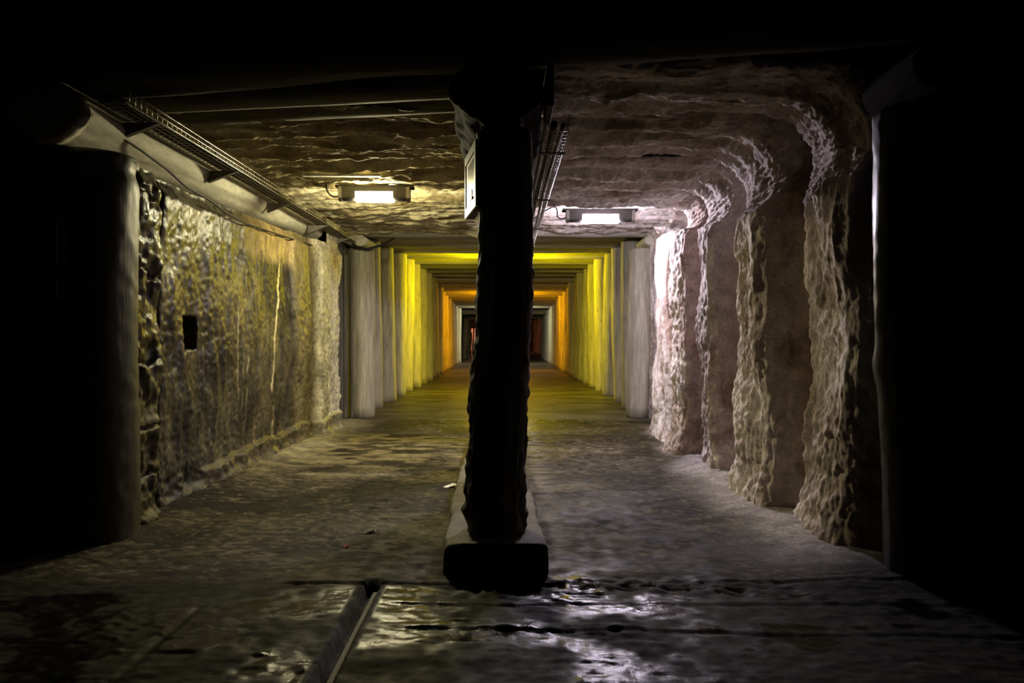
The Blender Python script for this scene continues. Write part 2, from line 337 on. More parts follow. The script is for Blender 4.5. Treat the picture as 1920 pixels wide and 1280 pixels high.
c = mix(c, (.12, .085, .035), .6*sst(.2, .45, fbm(p*V(2.6, 9, 1), 4, 52)))
struct(grid('ceiling_left', V(X, Y, z), M['ceil'], flip=False, cols=c), 'tan salt-crusted boards and beams over the left passage')

# ------------------------------------------------------------------ right gallery shell and encrusted timber sets
def profile(s, zc, xw, R):
    """s in metres from the centre line along the ceiling, round the corner and down the wall. returns x,z and inward normal"""
    L1 = xw-R-.22; L2 = PI/2*R; x = np.where(s < L1, .22+s, 0.); z = np.where(s < L1, zc, 0.); nx = np.zeros_like(s); nz = -np.ones_like(s)
    a = np.clip((s-L1)/R, 0, PI/2); c1 = s >= L1
    x = np.where(c1, xw-R+R*np.sin(a), x); z = np.where(c1, zc-R+R*np.cos(a), z)
    nx = np.where(c1, -np.sin(a), nx); nz = np.where(c1, -np.cos(a), nz)
    z = np.where(s > L1+L2, zc-R-(s-L1-L2), z)
    return x, z, nx, nz, L1, L1+L2, L1+L2+zc-R
def crustn(p, wallf, seed):
    f1, f2 = worley(p*V(14, 17, 11), seed); g1, g2 = worley(p*V(30, 34, 22)+.6*fbm(p*9, 2, seed+2)[..., None], seed+20)
    pop = .030*(1-f1*1.1)+.020*(1-g1*1.1)
    st = mix(p*V(2.6, 9, 9), p*V(9, 9, 2.4), wallf)+.7*fbm(p*3, 3, seed+4)[..., None]
    net = .022*np.clip(ridged(st, 3, seed+6), -.4, 1)+.013*fbm(p*24, 3, seed+7)+(1-wallf)*.022*np.sin(p[..., 1]*21+3*fbm(p*1.3, 2, seed+9))
    low = np.clip(1-(p[..., 2]-.2)/1.5, 0, 1)*wallf
    return pop*(.35+.65*low)+net*(1.1-.5*low)+.03*fbm(p*V(2.4, 4, 2.4), 3, seed+8)
def ctint(p, seed, white=0., brown=0.):
    n = fbm(p*V(3, 3, 2), 4, seed); c = mix((.55, .45, .40), (.82, .72, .68), sst(-.3, .3, n))
    c = mix(c, (.22, .15, .07), .6*sst(.1, .4, fbm(p*V(5, 5, 3), 4, seed+3)))
    c = mix(c, (.80, .77, .76), white*sst(-.35, .2, fbm(p*V(2, 2, 1.2), 3, seed+5)))
    return mix(c, (.22, .09, .035), brown)
def shell(name, y0, y1, zc, xw, R, seed, lab):
    s = np.arange(0, xw-R-.22+PI/2*R+zc-R+.05, .016); ys = np.arange(y0, y1, .016); Sg, Y = np.meshgrid(s, ys, indexing='ij')
    x, z, nx, nz, L1, L2, L3 = profile(Sg, zc, xw, R); wf = sst(L1, L2, Sg); p = V(x, Y, z); d = crustn(p, wf, seed)
    q = p+V(nx, 0*nx, nz)*d[..., None]
    c = ctint(p, seed)
    if y0 > 6: c = mix(c, (.55, .52, .48), .7*(1-wf)*sst(-.2, .2, fbm(p*V(1, 5, 1), 3, 5)))
    return struct(grid(name, q, M['crust'], flip=True, cols=c), lab)
shell('ceiling_right', 3.42, 6.62, 2.50, 2.06, .35, 3, 'brown salt-crusted ceiling and wall of the right passage')
shell('wall_right', 6.55, 9.3, 2.52, 1.98, .12, 5, 'whitish salt-crusted wall behind the last posts of the right passage')
def rib(c, r, pw, pc, zc, xw, R, seed, label, white=0, brown=0, full=True, rc=1.4, ztop=None, amp=1., lean=0, spow=.42):
    Ltot = xw-R-.22+PI/2*R+zc-R+.02; s = np.arange(0 if full else xw-R-.22-.15, Ltot, .013)
    nt = max(30, int((PI*r*1.3+2*pw)/.013)); t = np.linspace(0, PI, nt); Sg, T = np.meshgrid(s, t, indexing='ij')
    x, z, nx, nz, L1, L2, L3 = profile(Sg, zc, xw, R); wf = sst(L1-.15, L2+.1, Sg)
    rr = r*(wf+(1-wf)*rc); pp = pw*wf+pc*(1-wf)
    q0 = V(Sg*.9, 0*Sg+seed, 0*Sg); wob = .05*fbm(q0, 3, seed)
    rr = rr*(1+.22*fbm(V(Sg*1.6, T*.4, 0*Sg+seed), 3, seed+1)); 
    off = pp*(wf*np.interp(-np.cos(T), [-1, -.97, -.88, -.7, .7, .88, .97, 1], [0, .55, .9, 1, .97, .85, .5, 0])+(1-wf)*np.sin(T)**.9)*(1+.18*fbm(V(Sg*1.7, T*1.1, 0*Sg+seed), 3, seed+2))
    foot = sst(.35, 0, z) if False else (1-sst(0, .3, z)); rr = rr*(1+.18*foot); off = off+.06*foot*np.sin(T)
    Y = c+wob-rr*np.cos(T)+lean*(z-1)
    p = V(x+nx*off, Y, z+nz*off); d = crustn(p, wf, seed)
    nn = V(nx*np.sin(T), -np.cos(T), nz*np.sin(T)); q = p+nn*(d*amp-.01)[..., None]; q[..., 2] = np.maximum(q[..., 2], -.02)
    bn = brown*sst(-.1, .25, fbm(p*V(3, 7, 1.0), 4, seed+31)+.5*sst(.6, .9, np.cos(T))*wf-.15)
    cc = ctint(p, seed, white, bn)
    o = grid('crusted_timber_set', q, M['crust'], flip=True, cols=cc, loc=(xw-pw*.5, c, 0))
    return tag(o, label, 'pillar', 'salt-crusted timber sets along the right wall')
rib(7.20, .38, .37, .12, 2.34, 1.99, .16, 11, 'white salt-coated post with brown streaks beside the first round corridor post', white=.55, brown=.6, full=False, amp=.5)
rib(6.38, .22, .44, .09, 2.42, 2.03, .34, 23, 'white and rust-brown crusted post and arch just in front of the right lamp', white=.9, brown=.6, rc=1.3)
rib(5.62, .22, .40, .08, 2.45, 2.05, .45, 37, 'narrow yellowish crusted post between the rusty post and the broad grey post', white=.35, brown=.15, rc=2.0)
rib(4.58, .32, .42, .08, 2.47, 2.04, .56, 41, 'broad grey crusted post curving into the ceiling, deep dark gap on its near side', white=.2, rc=1.5)
rib(3.72, .31, .36, .08, 2.47, 2.08, .56, 53, 'nearest knobbly crusted post, next to the dark smooth pillar on the right', white=.1, rc=1.05)

# ------------------------------------------------------------------ corridor frames
def lerp(t, pts): return float(np.interp(t, [a for a, b in pts], [b for a, b in pts]))
ZT = [(9.3, 2.46), (10.4, 2.56), (12.5, 2.64), (14.7, 2.68), (18, 2.70), (20, 2.60), (22.3, 2.48), (28, 2.29), (60, 2.25)]
ORD = ['first', 'second', 'third', 'fourth', 'fifth', 'sixth', 'seventh', 'eighth', 'ninth', 'tenth', 'eleventh', 'twelfth', 'thirteenth', 'fourteenth', 'fifteenth', 'sixteenth', 'seventeenth', 'eighteenth']
def hue(y): return 'pale grey' if y < 12 else 'bright yellow-lit' if y < 17 else 'dim olive' if y < 21.3 else 'orange-lit' if y < 24.6 else 'dim brown' if y < 27.3 else 'pale green-lit'
for k in range(18):
    y = 9.36+1.1*k; zt = lerp(y, ZT)
    if k == 17: y = 28.3
    for sgn, side in ((-1, 'left'), (1, 'right')):
        r = .160+.02*rng.random(); xo = 1.86+r+.02*rng.standard_normal()
        if sgn > 0: xo -= .06
        if k == 0: xo = 1.97 if sgn < 0 else 1.80
        if k == 0: r = .165
        h = zt-.005 if k else 2.30
        ln = .03*rng.standard_normal()
        if k == 0 and sgn > 0: ln = .05
        v, f = log((sgn*xo, y, -.01), (sgn*xo+ln, y+.02*rng.standard_normal(), h), r, seed=k*2+(sgn > 0)+100, rough=.016, n=36, step=.05, freq=2.5, endb=.015)
        cc = mix((.42, .39, .28), (.52, .48, .36), rng.random()*np.ones(len(v)))
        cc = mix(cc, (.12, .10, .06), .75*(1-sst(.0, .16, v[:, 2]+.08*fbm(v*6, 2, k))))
        cr = ridged(V(np.arctan2(v[:, 1]-y, v[:, 0]-sgn*xo)*1.5, v[:, 2]*.35, 0*v[:, 0]+k), 1, k+3)
        cc = mix(cc, (.2, .17, .12), .7*sst(.965, 1.0, cr))
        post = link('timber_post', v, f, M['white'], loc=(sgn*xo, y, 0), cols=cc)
        tag(post, f'{hue(y)} whitewashed round post, {ORD[k]} from the near end of the corridor, {side} side', 'post', 'round posts lining the corridor')
    # cross beam
    r = .15+.015*rng.random(); zb = zt+r*.95
    v, f = log((-2.22, y+.02*rng.standard_normal(), zb), (2.20, y+.02*rng.standard_normal(), zb+.01*rng.standard_normal()), r*1.1, r*.95, seed=k+200, rough=.016, n=32, step=.07, freq=2.5)
    tag(link('crossbeam', v, f, M['whiteh'], loc=(0, y, zt)), f'{hue(y)} whitewashed round ceiling beam, {ORD[k]} from the near end of the corridor', 'beam', 'ceiling beams of the corridor')
for sgn, nm in ((-1, 'wedge_block'), (1, 'wedge_block')):
    v, f = log((sgn*2.0, 9.12, 2.385), (sgn*2.0, 9.72, 2.385), .17, .085, seed=300+sgn, rough=.02, n=28)
    tag(link(nm, v, f, M['wlog'], loc=(sgn*2.0, 9.4, 2.3)), f"short whitewashed block wedged on top of the first {'left' if sgn < 0 else 'right'} corridor post", 'wood block')
# boarding behind the posts and above the beams
for sgn, nm in ((-1, 'wall_left_corridor'), (1, 'wall_right_corridor')):
    Y, Z = np.meshgrid(np.arange(8.7, 29.6, .03), np.linspace(-.05, 3.1, 60), indexing='ij'); fr = (Y/.16) % 1
    x = sgn*(2.16+.03*np.exp(-(np.minimum(fr, 1-fr)/.08)**2)+.012*fbm(V(np.floor(Y/.16)*3.1, Z*.5, 0*Y), 2, 5)) - sgn*.0
    struct(grid(nm, V(x, Y, Z), M['lag'], flip=sgn > 0), 'whitewashed vertical boards behind the corridor posts')
X, Y = np.meshgrid(np.linspace(-2.4, 2.4, 50), np.arange(8.9, 31, .03), indexing='ij')
struct(grid('ceiling_corridor', V(X, Y, 2.80+.15*sst(9, 12, Y)+.02*fbm(V(X*2, Y*6, 0*X), 3, 3)-.3*sst(24, 28, Y)), M['lag']), 'boards above the corridor beams')
# slats at the left edge between rock and first post
for i, (px, py, z0, z1, ww) in enumerate(((-2.14, 9.14, 0, 2.2, .05), (-2.20, 9.08, .02, 1.72, .055), (-2.07, 9.20, 0, 2.3, .03))):
    m = MB().box((px, py, (z0+z1)/2), (ww, .03, z1-z0), .006)
    tag(m.build('lagging_slat', M['lag'], loc=(px, py, z0)), ['split grey slat next to the first left corridor post, middle one', 'short broken slat behind the dark crack at the rock edge', 'thin tall slat touching the first left corridor post'][i], 'slat', 'slats at the end of the rock wall')
# far tunnel beyond the last whitewashed frame
for sgn, nm, xw in ((-1, 'wall_left_far', 2.12), (1, 'wall_right_far', 2.25)):
    y1 = 37 if sgn < 0 else 56
    Y, Z = np.meshgrid(np.arange(28.9, y1, .08), np.linspace(-.05, 2.6, 40), indexing='ij'); p = V(0*Y, Y, Z)
    x = sgn*(xw-.15*fbm(p*V(1, 1.4, 1.0), 4, 9)); struct(grid(nm, V(x, Y, Z), M['rock'] if sgn < 0 else M['lag'], flip=sgn > 0), 'rough dark wall of the far tunnel')
X, Z = np.meshgrid(np.linspace(-4.5, -2.05, 30), np.linspace(-.05, 2.6, 30), indexing='ij')
struct(grid('wall_back_near', V(X, 37+0*X, Z), M['rock'], flip=False))
Y, Z = np.meshgrid(np.arange(37, 56, .3), np.linspace(-.05, 2.6, 20), indexing='ij')
struct(grid('wall_left_end', V(-3.4+0*Y, Y, Z), M['rock'], flip=False))
X, Z = np.meshgrid(np.linspace(-4, 3, 60), np.linspace(-.05, 2.9, 30), indexing='ij')
struct(grid('wall_end', V(X, 55.5+.1*fbm(V(X*2, Z*2, 0*X), 3, 3), Z), M['rock'], flip=False))
X, Y = np.meshgrid(np.linspace(-3.5, 2.4, 40), np.arange(29, 56.1, .15), indexing='ij')
struct(grid('ceiling_far', V(X, Y, 2.42+.05*fbm(V(X, Y*2, 0*X), 3, 3)), M['rock']))
for i, (y, zt) in enumerate(((31.5, 2.13), (34.5, 2.02))):
    v, f = log((-2.2, y, zt+.12), (2.25, y, zt+.12), .12, seed=400+i, rough=.015, n=24, step=.1)
    tag(link('crossbeam', v, f, M['oliveb'], loc=(0, y, zt)), ['dim ceiling beam just beyond the pale green-lit frame', 'lowest dark ceiling beam far down the tunnel'][i], 'beam', 'beams of the far tunnel')
for i in range(6):
    y = 29.4+1.15*i; v, f = log((1.98, y, 0), (1.98, y, 2.3), .16, seed=420+i, rough=.015, n=24, step=.1)
    tag(link('timber_post', v, f, M['white'], loc=(1.98, y, 0), cols=.5*np.ones((len(v), 3))), f'dim pale post on the right beyond the last bright frame, {ORD[i]} behind it', 'post', 'right-hand posts of the far tunnel')
for i, (x, y) in enumerate(((-2.72, 50.0), (-2.50, 50.6), (-2.28, 51.2))):
    v, f = log((x-.1, y, -.01), (x, y, 1.75), .085, seed=440+i, rough=.01, n=20, step=.1)
    tag(link('timber_post', v, f, M['white'], loc=(x, y, 0), cols=.55*np.ones((len(v), 3))), ['leftmost', 'middle', 'rightmost'][i]+' salmon-red-lit slim post at the far end of the tunnel', 'post', 'red-lit posts at the far end')
v, f = log((-2.6, 49.3, .0), (-2.6, 49.3, .14), .3, .3, seed=450, rough=.02, n=24)
tag(link('stone_block', v, f, M['lag'], loc=(-2.6, 49.6, 0)), 'low pale block under the red-lit posts at the far end', 'block')
for i, (x, z0, z1, r) in enumerate(((-2.02, 0, 2.0, .14), (-1.97, 0, 1.9, .13))):
    v, f = log((x, 33.5+2*i, z0), (x+.05, 33.5+2*i, z1), r, seed=460+i, rough=.04, n=24, step=.06)
    tag(link('timber_post', v, f, M['oliveb'], loc=(x, 33.5+2*i, 0)), ['dark olive rough post against the far left wall, nearer one', 'dark olive rough post against the far left wall, farther one'][i], 'post', 'dark posts of the far left wall')
v, f = log((-2.0, 37.2, 0), (-1.97, 37.2, 1.35), .11, seed=470, rough=.03, n=24, step=.05, crust=lambda P, T, H: .14*np.exp(-((P[..., 2]-.98)/.14)**2)*(.5+.5*np.cos(H)))
tag(link('rock_stump', v, f, M['rock'], loc=(-2.0, 37.2, 0)), 'black jutting stump silhouetted left of the red-lit posts', 'rock')

# ------------------------------------------------------------------ lamps
def lamp(name, c, L_, yaw, P, label, cable=None, emit_len=.53, hang=None, lens_top=.022):
    t = thing(name, (c[0], c[1], c[2]-.06), label, 'lamp', None)
    cy, sy = math.cos(yaw), math.sin(yaw)
    def W(a): return [(c[0]+q[0]*cy-q[1]*sy, c[1]+q[0]*sy+q[1]*cy, c[2]+q[2]) for q in a]
    def half(r, l, a0, a1, x0, nn=24, sq=1.0):
        vs = []; an = [a0+(a1-a0)*i/(nn) for i in range(nn+1)]
        for xx in (x0-l/2, x0+l/2):
            for a in an: vs.append((xx, r*math.cos(a), r*math.sin(a)*sq))
        k = nn+1; fs = [(i, i+1, k+i+1, k+i) for i in range(nn)]; fs += [tuple(range(k-1, -1, -1)), tuple(range(k, 2*k))]
        if abs(abs(a1-a0)-2*PI) > .01: fs.append((0, k, 2*k-1, k-1))
        return W(vs), fs
    def uprof(l, x0, hw, ztop, zbot, nn=14, ends=True):
        pr = [(-hw, ztop)]+[(-hw*math.cos(PI*i/nn), zbot+hw*.55-hw*.55*math.sin(PI*i/nn)) for i in range(nn+1)]+[(hw, ztop)]; k = len(pr)
        vs = [(xx, q[0], q[1]) for xx in (x0-l/2, x0+l/2) for q in pr]
        fs = [(i, (i+1) % k, k+(i+1) % k, k+i) for i in range(k if ends else k-1)]; fs += [tuple(range(k-1, -1, -1)), tuple(range(k, 2*k))] if ends else []
        return W(vs), fs
    m = MB(); m.add(*uprof(L_, 0, .050, .062, -.050)); m.build('housing', M['house'], t, t['_w'])
    m = MB(); m.box((c[0], c[1]+.02, c[2]+.074), (L_*1.12, .115, .022), .004, yaw); m.build('mounting_plate', M['house'], t, t['_w'])
    for sg in (-1, 1):
        m = MB(); m.add(*uprof(.03, sg*(L_/2-.01), .054, .064, -.054)); m.build('end_cap', M['bracket'], t, t['_w'])
        if hang:
            m = MB(); q = W([(sg*L_*.38, 0, .0)])[0]; m.tube([(q[0], q[1], q[2]+.07), (q[0], q[1], hang)], .006, 6); m.build('hanger_rod', M['bracket'], t, t['_w'])
    m = MB(); m.add(*uprof(L_*emit_len, 0, .0512, lens_top, -.060, ends=False)); m.build('lens', emit(name+'_glow', P['col'], P['s']), t, t['_w'])
    if cable:
        pts = [np.array(q) for q in cable]; q = []
        for i in range(len(pts)-1):
            p0 = pts[max(i-1, 0)]; p1 = pts[i]; p2 = pts[i+1]; p3 = pts[min(i+2, len(pts)-1)]
            for u in np.linspace(0, 1, 8, endpoint=(i == len(pts)-2)):
                q.append(.5*((2*p1)+(-p0+p2)*u+(2*p0-5*p1+4*p2-p3)*u*u+(-p0+3*p1-3*p2+p3)*u**3))
        MB().tube(q, .0065, 8).build('supply_cable', M['rubber'], t, t['_w'], True)
    return t
lamp('tube_lamp', (-1.13, 5.9, 2.315), .60, .03, LAMP_LEFT, 'lit tube lamp under the ceiling of the left passage',
     [(-1.43, 5.9, 2.315), (-1.47, 5.89, 2.30), (-1.51, 5.88, 2.315), (-1.54, 5.88, 2.36), (-1.55, 5.88, 2.46)])
lamp('tube_lamp', (.955, 6.9, 2.30), .68, 0, LAMP_RIGHT, 'lit tube lamp under the ceiling of the right passage',
     [(.615, 6.9, 2.30), (.57, 6.89, 2.285), (.525, 6.88, 2.30), (.52, 6.88, 2.36), (.50, 6.88, 2.40), (.45, 6.88, 2.39), (.36, 6.88, 2.34), (.28, 6.88, 2.28)])
lamp('tube_lamp', (-.03, 13.25, 2.56), .62, PI/2, LAMP_YELLOW, hang=2.93, label= 'yellow tube lamp hanging behind the central pillar', emit_len=.9)
lamp('tube_lamp', (-.03, 21.80, 2.29), .8, PI/2, LAMP_ORANGE, hang=2.93, label= 'orange tube lamp far behind the central pillar', emit_len=.9)
lamp('tube_lamp', (-.03, 27.8, 2.17), .5, PI/2, LAMP_PALE, hang=2.62, label= 'pale tube lamp at the last whitewashed frame behind the pillar', emit_len=.9)
lamp('tube_lamp', (-1.3, 48.9, 2.1), .8, 0, LAMP_RED, hang=2.42, label= 'red tube lamp at the far end of the tunnel', emit_len=.9)
m = MB().box((-1.30, 5.42, 2.375), (.62, .05, .022), .003, .02)
tag(m.build('ceiling_batten', M['wlog'], loc=(-1.30, 5.42, 2.36)), 'thin pale batten on the ceiling just in front of the left lamp', 'batten')

# ------------------------------------------------------------------ front timbers
def pcr(P, T, H):
    low = 1-np.clip((P[..., 2]-.1)/1.6, 0, 1); f1, f2 = worley(P*20, 5)
    side = np.clip(np.abs(np.cos(H)), 0, 1)**2
    return (.020*(1-f1)+.022*fbm(P*8, 3, 6))*side*(.35+.9*low)+.006*fbm(P*25, 2, 8)
v, f = log((-.028, 3.36, .12), (-.012, 3.36, 2.10), .135, seed=501, rough=.018, n=96, step=.014, crust=pcr, freq=3)
tag(link('central_pillar', v, f, M['dark'], loc=(-.02, 3.36, .12)), 'dark rough timber pillar standing on the concrete plinth in the middle', 'pillar')
for i, y in enumerate((4.75, 5.85, 7.1)):  # unseen pillars, spaced to block each near lamp's light across the centre
    v, f = log((-.03, y, .12), (-.02, y, 2.12), .125, seed=502+i, rough=.015, n=40, step=.03)
    tag(link('central_pillar', v, f, M['dark'], loc=(-.03, y, .12)), ['second dark pillar on the plinth, hidden right behind the front pillar', 'third dark pillar on the plinth, between the two near lamps', 'fourth dark pillar at the rear of the plinth'][i], 'pillar')
def lcr(P, T, H): return .018*ridged(P*V(7, 3, 7), 3, 7)-.01+.012*fbm(P*12, 3, 6)
v, f = log((-.03, 3.13, 2.235), (-.03, 8.9, 2.27), .225, .145, seed=510, rough=.02, n=72, step=.03, crust=lcr, endb=.03)
tag(link('longitudinal_log', v, f, M['darklog'], loc=(-.03, 3.13, 2.1)), 'thick dark ceiling log resting on the central pillar, running into the depth', 'log')
# plinth
ts = np.arange(3.13, 8.9, .03); prof = [(-1, 0), (-1, .3), (-1, .6), (-1, .85), (-.96, .97), (-.9, 1), (-.6, 1), (-.3, 1), (0, 1), (.3, 1), (.6, 1), (.9, 1), (.96, .97), (1, .85), (1, .6), (1, .3), (1, 0)]
def ring(y, k=1.0):
    c0 = np.interp(y, [3.1, 4.5, 9], [-.042, -.09, -.09]); hw = np.interp(y, [3.1, 4.5, 9], [.245, .235, .235])
    a = np.array(prof); P = np.stack([c0+a[:, 0]*hw*k, np.full(len(a), y), a[:, 1]*.142*(.3+.7*k)], 1)
    d = .012*fbm(P*V(6, 6, 6), 3, 9)+.006*fbm(P*30, 2, 10); P[:, 0] += d*np.sign(a[:, 0]); P[:, 2] += d*(a[:, 1] > .2); return P
R_ = [ring(3.15, .02), ring(3.132, .6), ring(3.13, .97)]+[ring(y) for y in ts+.02]+[ring(8.93, .95), ring(8.93, .02)]
tag(grid('concrete_plinth', np.array(R_), M['concrete'], flip=True, loc=(-.04, 3.13, 0)), 'long low concrete plinth under the central pillar', 'plinth')
# front cross beam and two behind it
v, f = log((-4.2, 4.05, 2.59), (4.2, 2.64, 2.585), .17, .185, seed=520, rough=.02, n=40, step=.05)
tag(link('crossbeam', v, f, M['darkh'], loc=(0, 3.34, 2.38)), 'nearest thick black ceiling beam, lying across all three pillars', 'beam')
for i, (y, zl, zr, r) in enumerate(((3.66, 2.39, 2.39, .065), (3.93, 2.395, 2.405, .07))):
    v, f = log((-2.05, y+.30, zl+r), (.1, y, zr+r), r*1.3, r, seed=521+i, rough=.008, n=28, step=.05)
    tag(link('crossbeam', v, f, M['oliveb'], loc=(-1.2, y, zl)), ['dim olive ceiling beam just behind the nearest black beam, left passage', 'dim olive ceiling beam where the left passage crust begins'][i], 'beam', 'thin beams at the mouth of the left passage')
# left pillar and its log
v, f = log((-2.20, 3.66, -.01), (-2.19, 3.66, 2.06), .205, seed=530, rough=.010, n=72, step=.02, crust=lambda P, T, H: -.02*np.exp(-((P[..., 2]-1.98)/.05)**2)+.004*fbm(P*20, 2, 4))
tag(link('side_pillar', v, f, M['greyp'], loc=(-2.20, 3.66, 0)), 'smooth grey timber pillar at the left edge, two switch boxes on it', 'pillar')
v, f = log((-2.31, 3.38, 2.215), (-2.31, 7.95, 2.335), .205, .150, seed=531, rough=.018, n=64, step=.03, endb=.03, crust=lambda P, T, H: .006*fbm(P*V(9, 3, 9), 3, 3))
tag(link('longitudinal_log', v, f, M['wlog'], loc=(-2.31, 3.4, 2.06)), 'long whitewashed log along the top of the left rock wall', 'log')
# right pillar and log end
M['greyr'] = mat('dark_grey_post', (.045, .045, .045), .4, .25, 26, stretch=(1, 1, .15), var=.3)
v, f = log((1.885, 3.16, -.01), (1.865, 3.16, 2.15), .135, seed=540, rough=.016, n=72, step=.02, crust=lambda P, T, H: .004*fbm(P*18, 3, 4)+.015*np.exp(-((P[..., 2]-.95)/.07)**2))
tag(link('side_pillar', v, f, M['greyr'], loc=(1.885, 3.16, 0)), 'dark smooth timber pillar at the right edge with a thin lit rim', 'pillar')
v, f = log((1.93, 2.88, 2.26), (1.93, 3.35, 2.26), .2, .115, seed=541, rough=.02, n=48, step=.03, endb=.03)
tag(link('longitudinal_log', v, f, M['darklog'], loc=(1.93, 3.0, 2.15)), 'dark log end lying on the right pillar', 'log')

# switch boxes on the left pillar
for i, (z0, z1) in enumerate(((1.43, 1.70), (1.27, 1.39))):
    h = z1-z0; zc = (z0+z1)/2
    t = thing('switch_box', (-2.27, 3.425, z0), ['larger upper grey switch box on the left pillar', 'smaller lower grey switch box on the left pillar'][i], 'switch box', 'switch boxes on the left pillar')
    MB().box((-2.27, 3.425, zc), (.12, .07, h), .008).build('body', M['house'], t, t['_w'])
    MB().box((-2.27, 3.385, zc), (.10, .012, h*.86), .004).build('lid', M['bracket'], t, t['_w'])
    MB().box((-2.27, 3.374, zc), (.022, .014, .03), .004).build('knob', M['rubber'], t, t['_w'])

# framed panel on the central pillar
a = np.array([-.140, 3.285]); b = np.array([-.213, 3.66]); dv = b-a; Lp = np.linalg.norm(dv); u = dv/Lp; nv = np.array([-u[1], u[0]])
if nv[0] > 0: nv = -nv
def slab(u0, u1, z0, z1, n0, n1):
    vs = []
    for nn in (n0, n1):
        for (uu, zz) in ((u0, z0), (u1, z0), (u1, z1), (u0, z1)):
            q = a+u*uu+nv*nn; vs.append((q[0], q[1], zz))
    return vs, [(0, 1, 2, 3), (7, 6, 5, 4), (0, 4, 5, 1), (1, 5, 6, 2), (2, 6, 7, 3), (3, 7, 4, 0)]
t = thing('framed_notice', (a[0], a[1], 1.72), 'small white-framed notice panel on the left side of the central pillar', 'sign')
z0, z1 = 1.722, 2.043
MB().add(*slab(0, Lp, z0, z1, -.045, -.004)).build('backing_box', M['dark'], t, t['_w'])
m = MB(); fw = .045
for q in ((0, fw, z0, z1), (Lp-fw*.4, Lp, z0, z1), (fw, Lp-fw*.4, z0, z0+fw), (fw, Lp-fw*.4, z1-fw, z1)): m.add(*slab(*q, -.004, .006))
m.build('frame', M['frame'], t, t['_w'])
m = MB(); g = .022; u0, u1, w0, w1 = fw, Lp-fw*.4, z0+fw, z1-fw
m.add(*slab(u1-.07, u1, w0, w1, -.004, .001)); m.add(*slab(u0, u1-.07, w1-g, w1, -.004, .001)); m.add(*slab(u0+.10, u1-.07, w0, w0+g*1.2, -.004, .001))
m.build('red_border', M['red'], t, t['_w'])
MB().add(*slab(u0, u1-.07, w0+g*1.2, w1-g, -.004, .0)).build('panel', M['panel'], t, t['_w'])
MB().add(*slab(u0+.10, u0+.19, w0+.02, w0+.065, .0, .004)).build('small_tag', M['frame'], t, t['_w'])

# ------------------------------------------------------------------ wire cable trays
def tray(x0, x1, zb, h, y0, y1, name, label, dz=0., rows=5, step=.055, sides=2, xe=0.):
    t = thing(name, ((x0+x1)/2, y0, zb), label, 'cable tray'); m = MB()
    def sh(y): return xe*(y-y0)/(y1-y0)
    def zz(y): return zb+dz*(y-y0)/(y1-y0)
    yy = np.linspace(y0, y1, 14)
    lines = [(x0+(x1-x0)*i/(rows-1), 0) for i in range(rows)]+[(x0, h*.5), (x0, h), (x1, h*.5), (x1, h)]
    for (xx, hh) in lines: m.tube([(xx+sh(q), q, zz(q)+hh) for q in yy], .0028, 5)
    y = y0
    while y < y1:
        m.tube([(x0+sh(y), y, zz(y)+h), (x0+sh(y), y, zz(y)), (x1+sh(y), y, zz(y)), (x1+sh(y), y, zz(y)+h)], .0024, 5); y += step
    m.build('wire_basket', M['steel'], t, t['_w'], True); return t
t = tray(-2.06, -1.90, 2.27, .06, 3.45, 8.75, 'cable_tray', 'long wire cable tray above the whitewashed log on the left', dz=.03)
for i, y in enumerate((3.75, 4.85, 6.05, 7.3, 8.3)):
    m = MB(); z = 2.262+.03*(y-3.45)/5.3
    m.add([(-2.11, y-.015, z), (-1.89, y-.015, z), (-2.11, y-.015, z-.085), (-2.11, y+.015, z), (-1.89, y+.015, z), (-2.11, y+.015, z-.085)], [(0, 1, 2), (3, 5, 4), (0, 3, 4, 1), (1, 4, 5, 2), (2, 5, 3, 0)])
    m.build('bracket', M['bracket'], t, t['_w'])
for i, (xo, r, zo) in enumerate(((-2.03, .012, .015), (-1.995, .017, .02), (-1.955, .011, .014), (-1.925, .009, .012))):
    yy = np.linspace(3.40, 8.78, 60); m = MB()
    pts = [(xo+.006*math.sin(q*2.3+i), q, 2.27+.03*(q-3.45)/5.3+zo+r*.3+.004*math.sin(q*3+i*2)) for q in yy]
    if i == 1: pts += [(-1.96, 8.95, 2.28), (-1.85, 9.10, 2.26), (-1.66, 9.14, 2.32), (-1.5, 9.16, 2.41)]
    m.tube(pts, r, 8)
    tag(m.build('power_cable', M['rubber'], loc=(xo, 3.4, 2.28), smooth=True), ['black cable next to the wall in the left tray', 'thickest black cable in the left tray, looping away over the first post', 'middle black cable in the left tray', 'thinnest black cable at the outer edge of the left tray'][i], 'cable', 'cables lying in the left tray')
# thin cable drooping on the log face
pts = []
for (px, py, X_) in ((205, 245, -2.12), (265, 285, -2.09), (310, 318, -2.09), (345, 350, -2.09), (390, 375, -2.09), (420, 398, -2.10), (455, 418, -2.10), (520, 440, -2.11), (590, 462, -2.12)):
    d = X_*1280/(px-948); pts.append((X_+.012, d, EYE-(py-632)*d/1280))
pts = np.array(pts); tt = np.linspace(0, len(pts)-1, 60); pts = np.stack([np.interp(tt, range(len(pts)), pts[:, k]) for k in range(3)], 1)
tag(MB().tube(pts, .007, 8).build('wall_cable', M['rubber'], loc=tuple(pts[0]), smooth=True), 'thin black cable sagging along the foot of the whitewashed log', 'cable')
t = tray(.21, .33, 2.16, .085, 3.55, 8.6, 'cable_tray', 'wire cable tray hanging beside the right side of the central log', rows=4, dz=.0, step=.06, xe=-.0)
for i, y in enumerate((3.95, 5.3, 6.7, 8.0)):
    MB().box((.27, y, 2.152), (.15, .03, .008)).box((.20, y, 2.24), (.006, .03, .18)).build('bracket', M['bracket'], t, t['_w'])
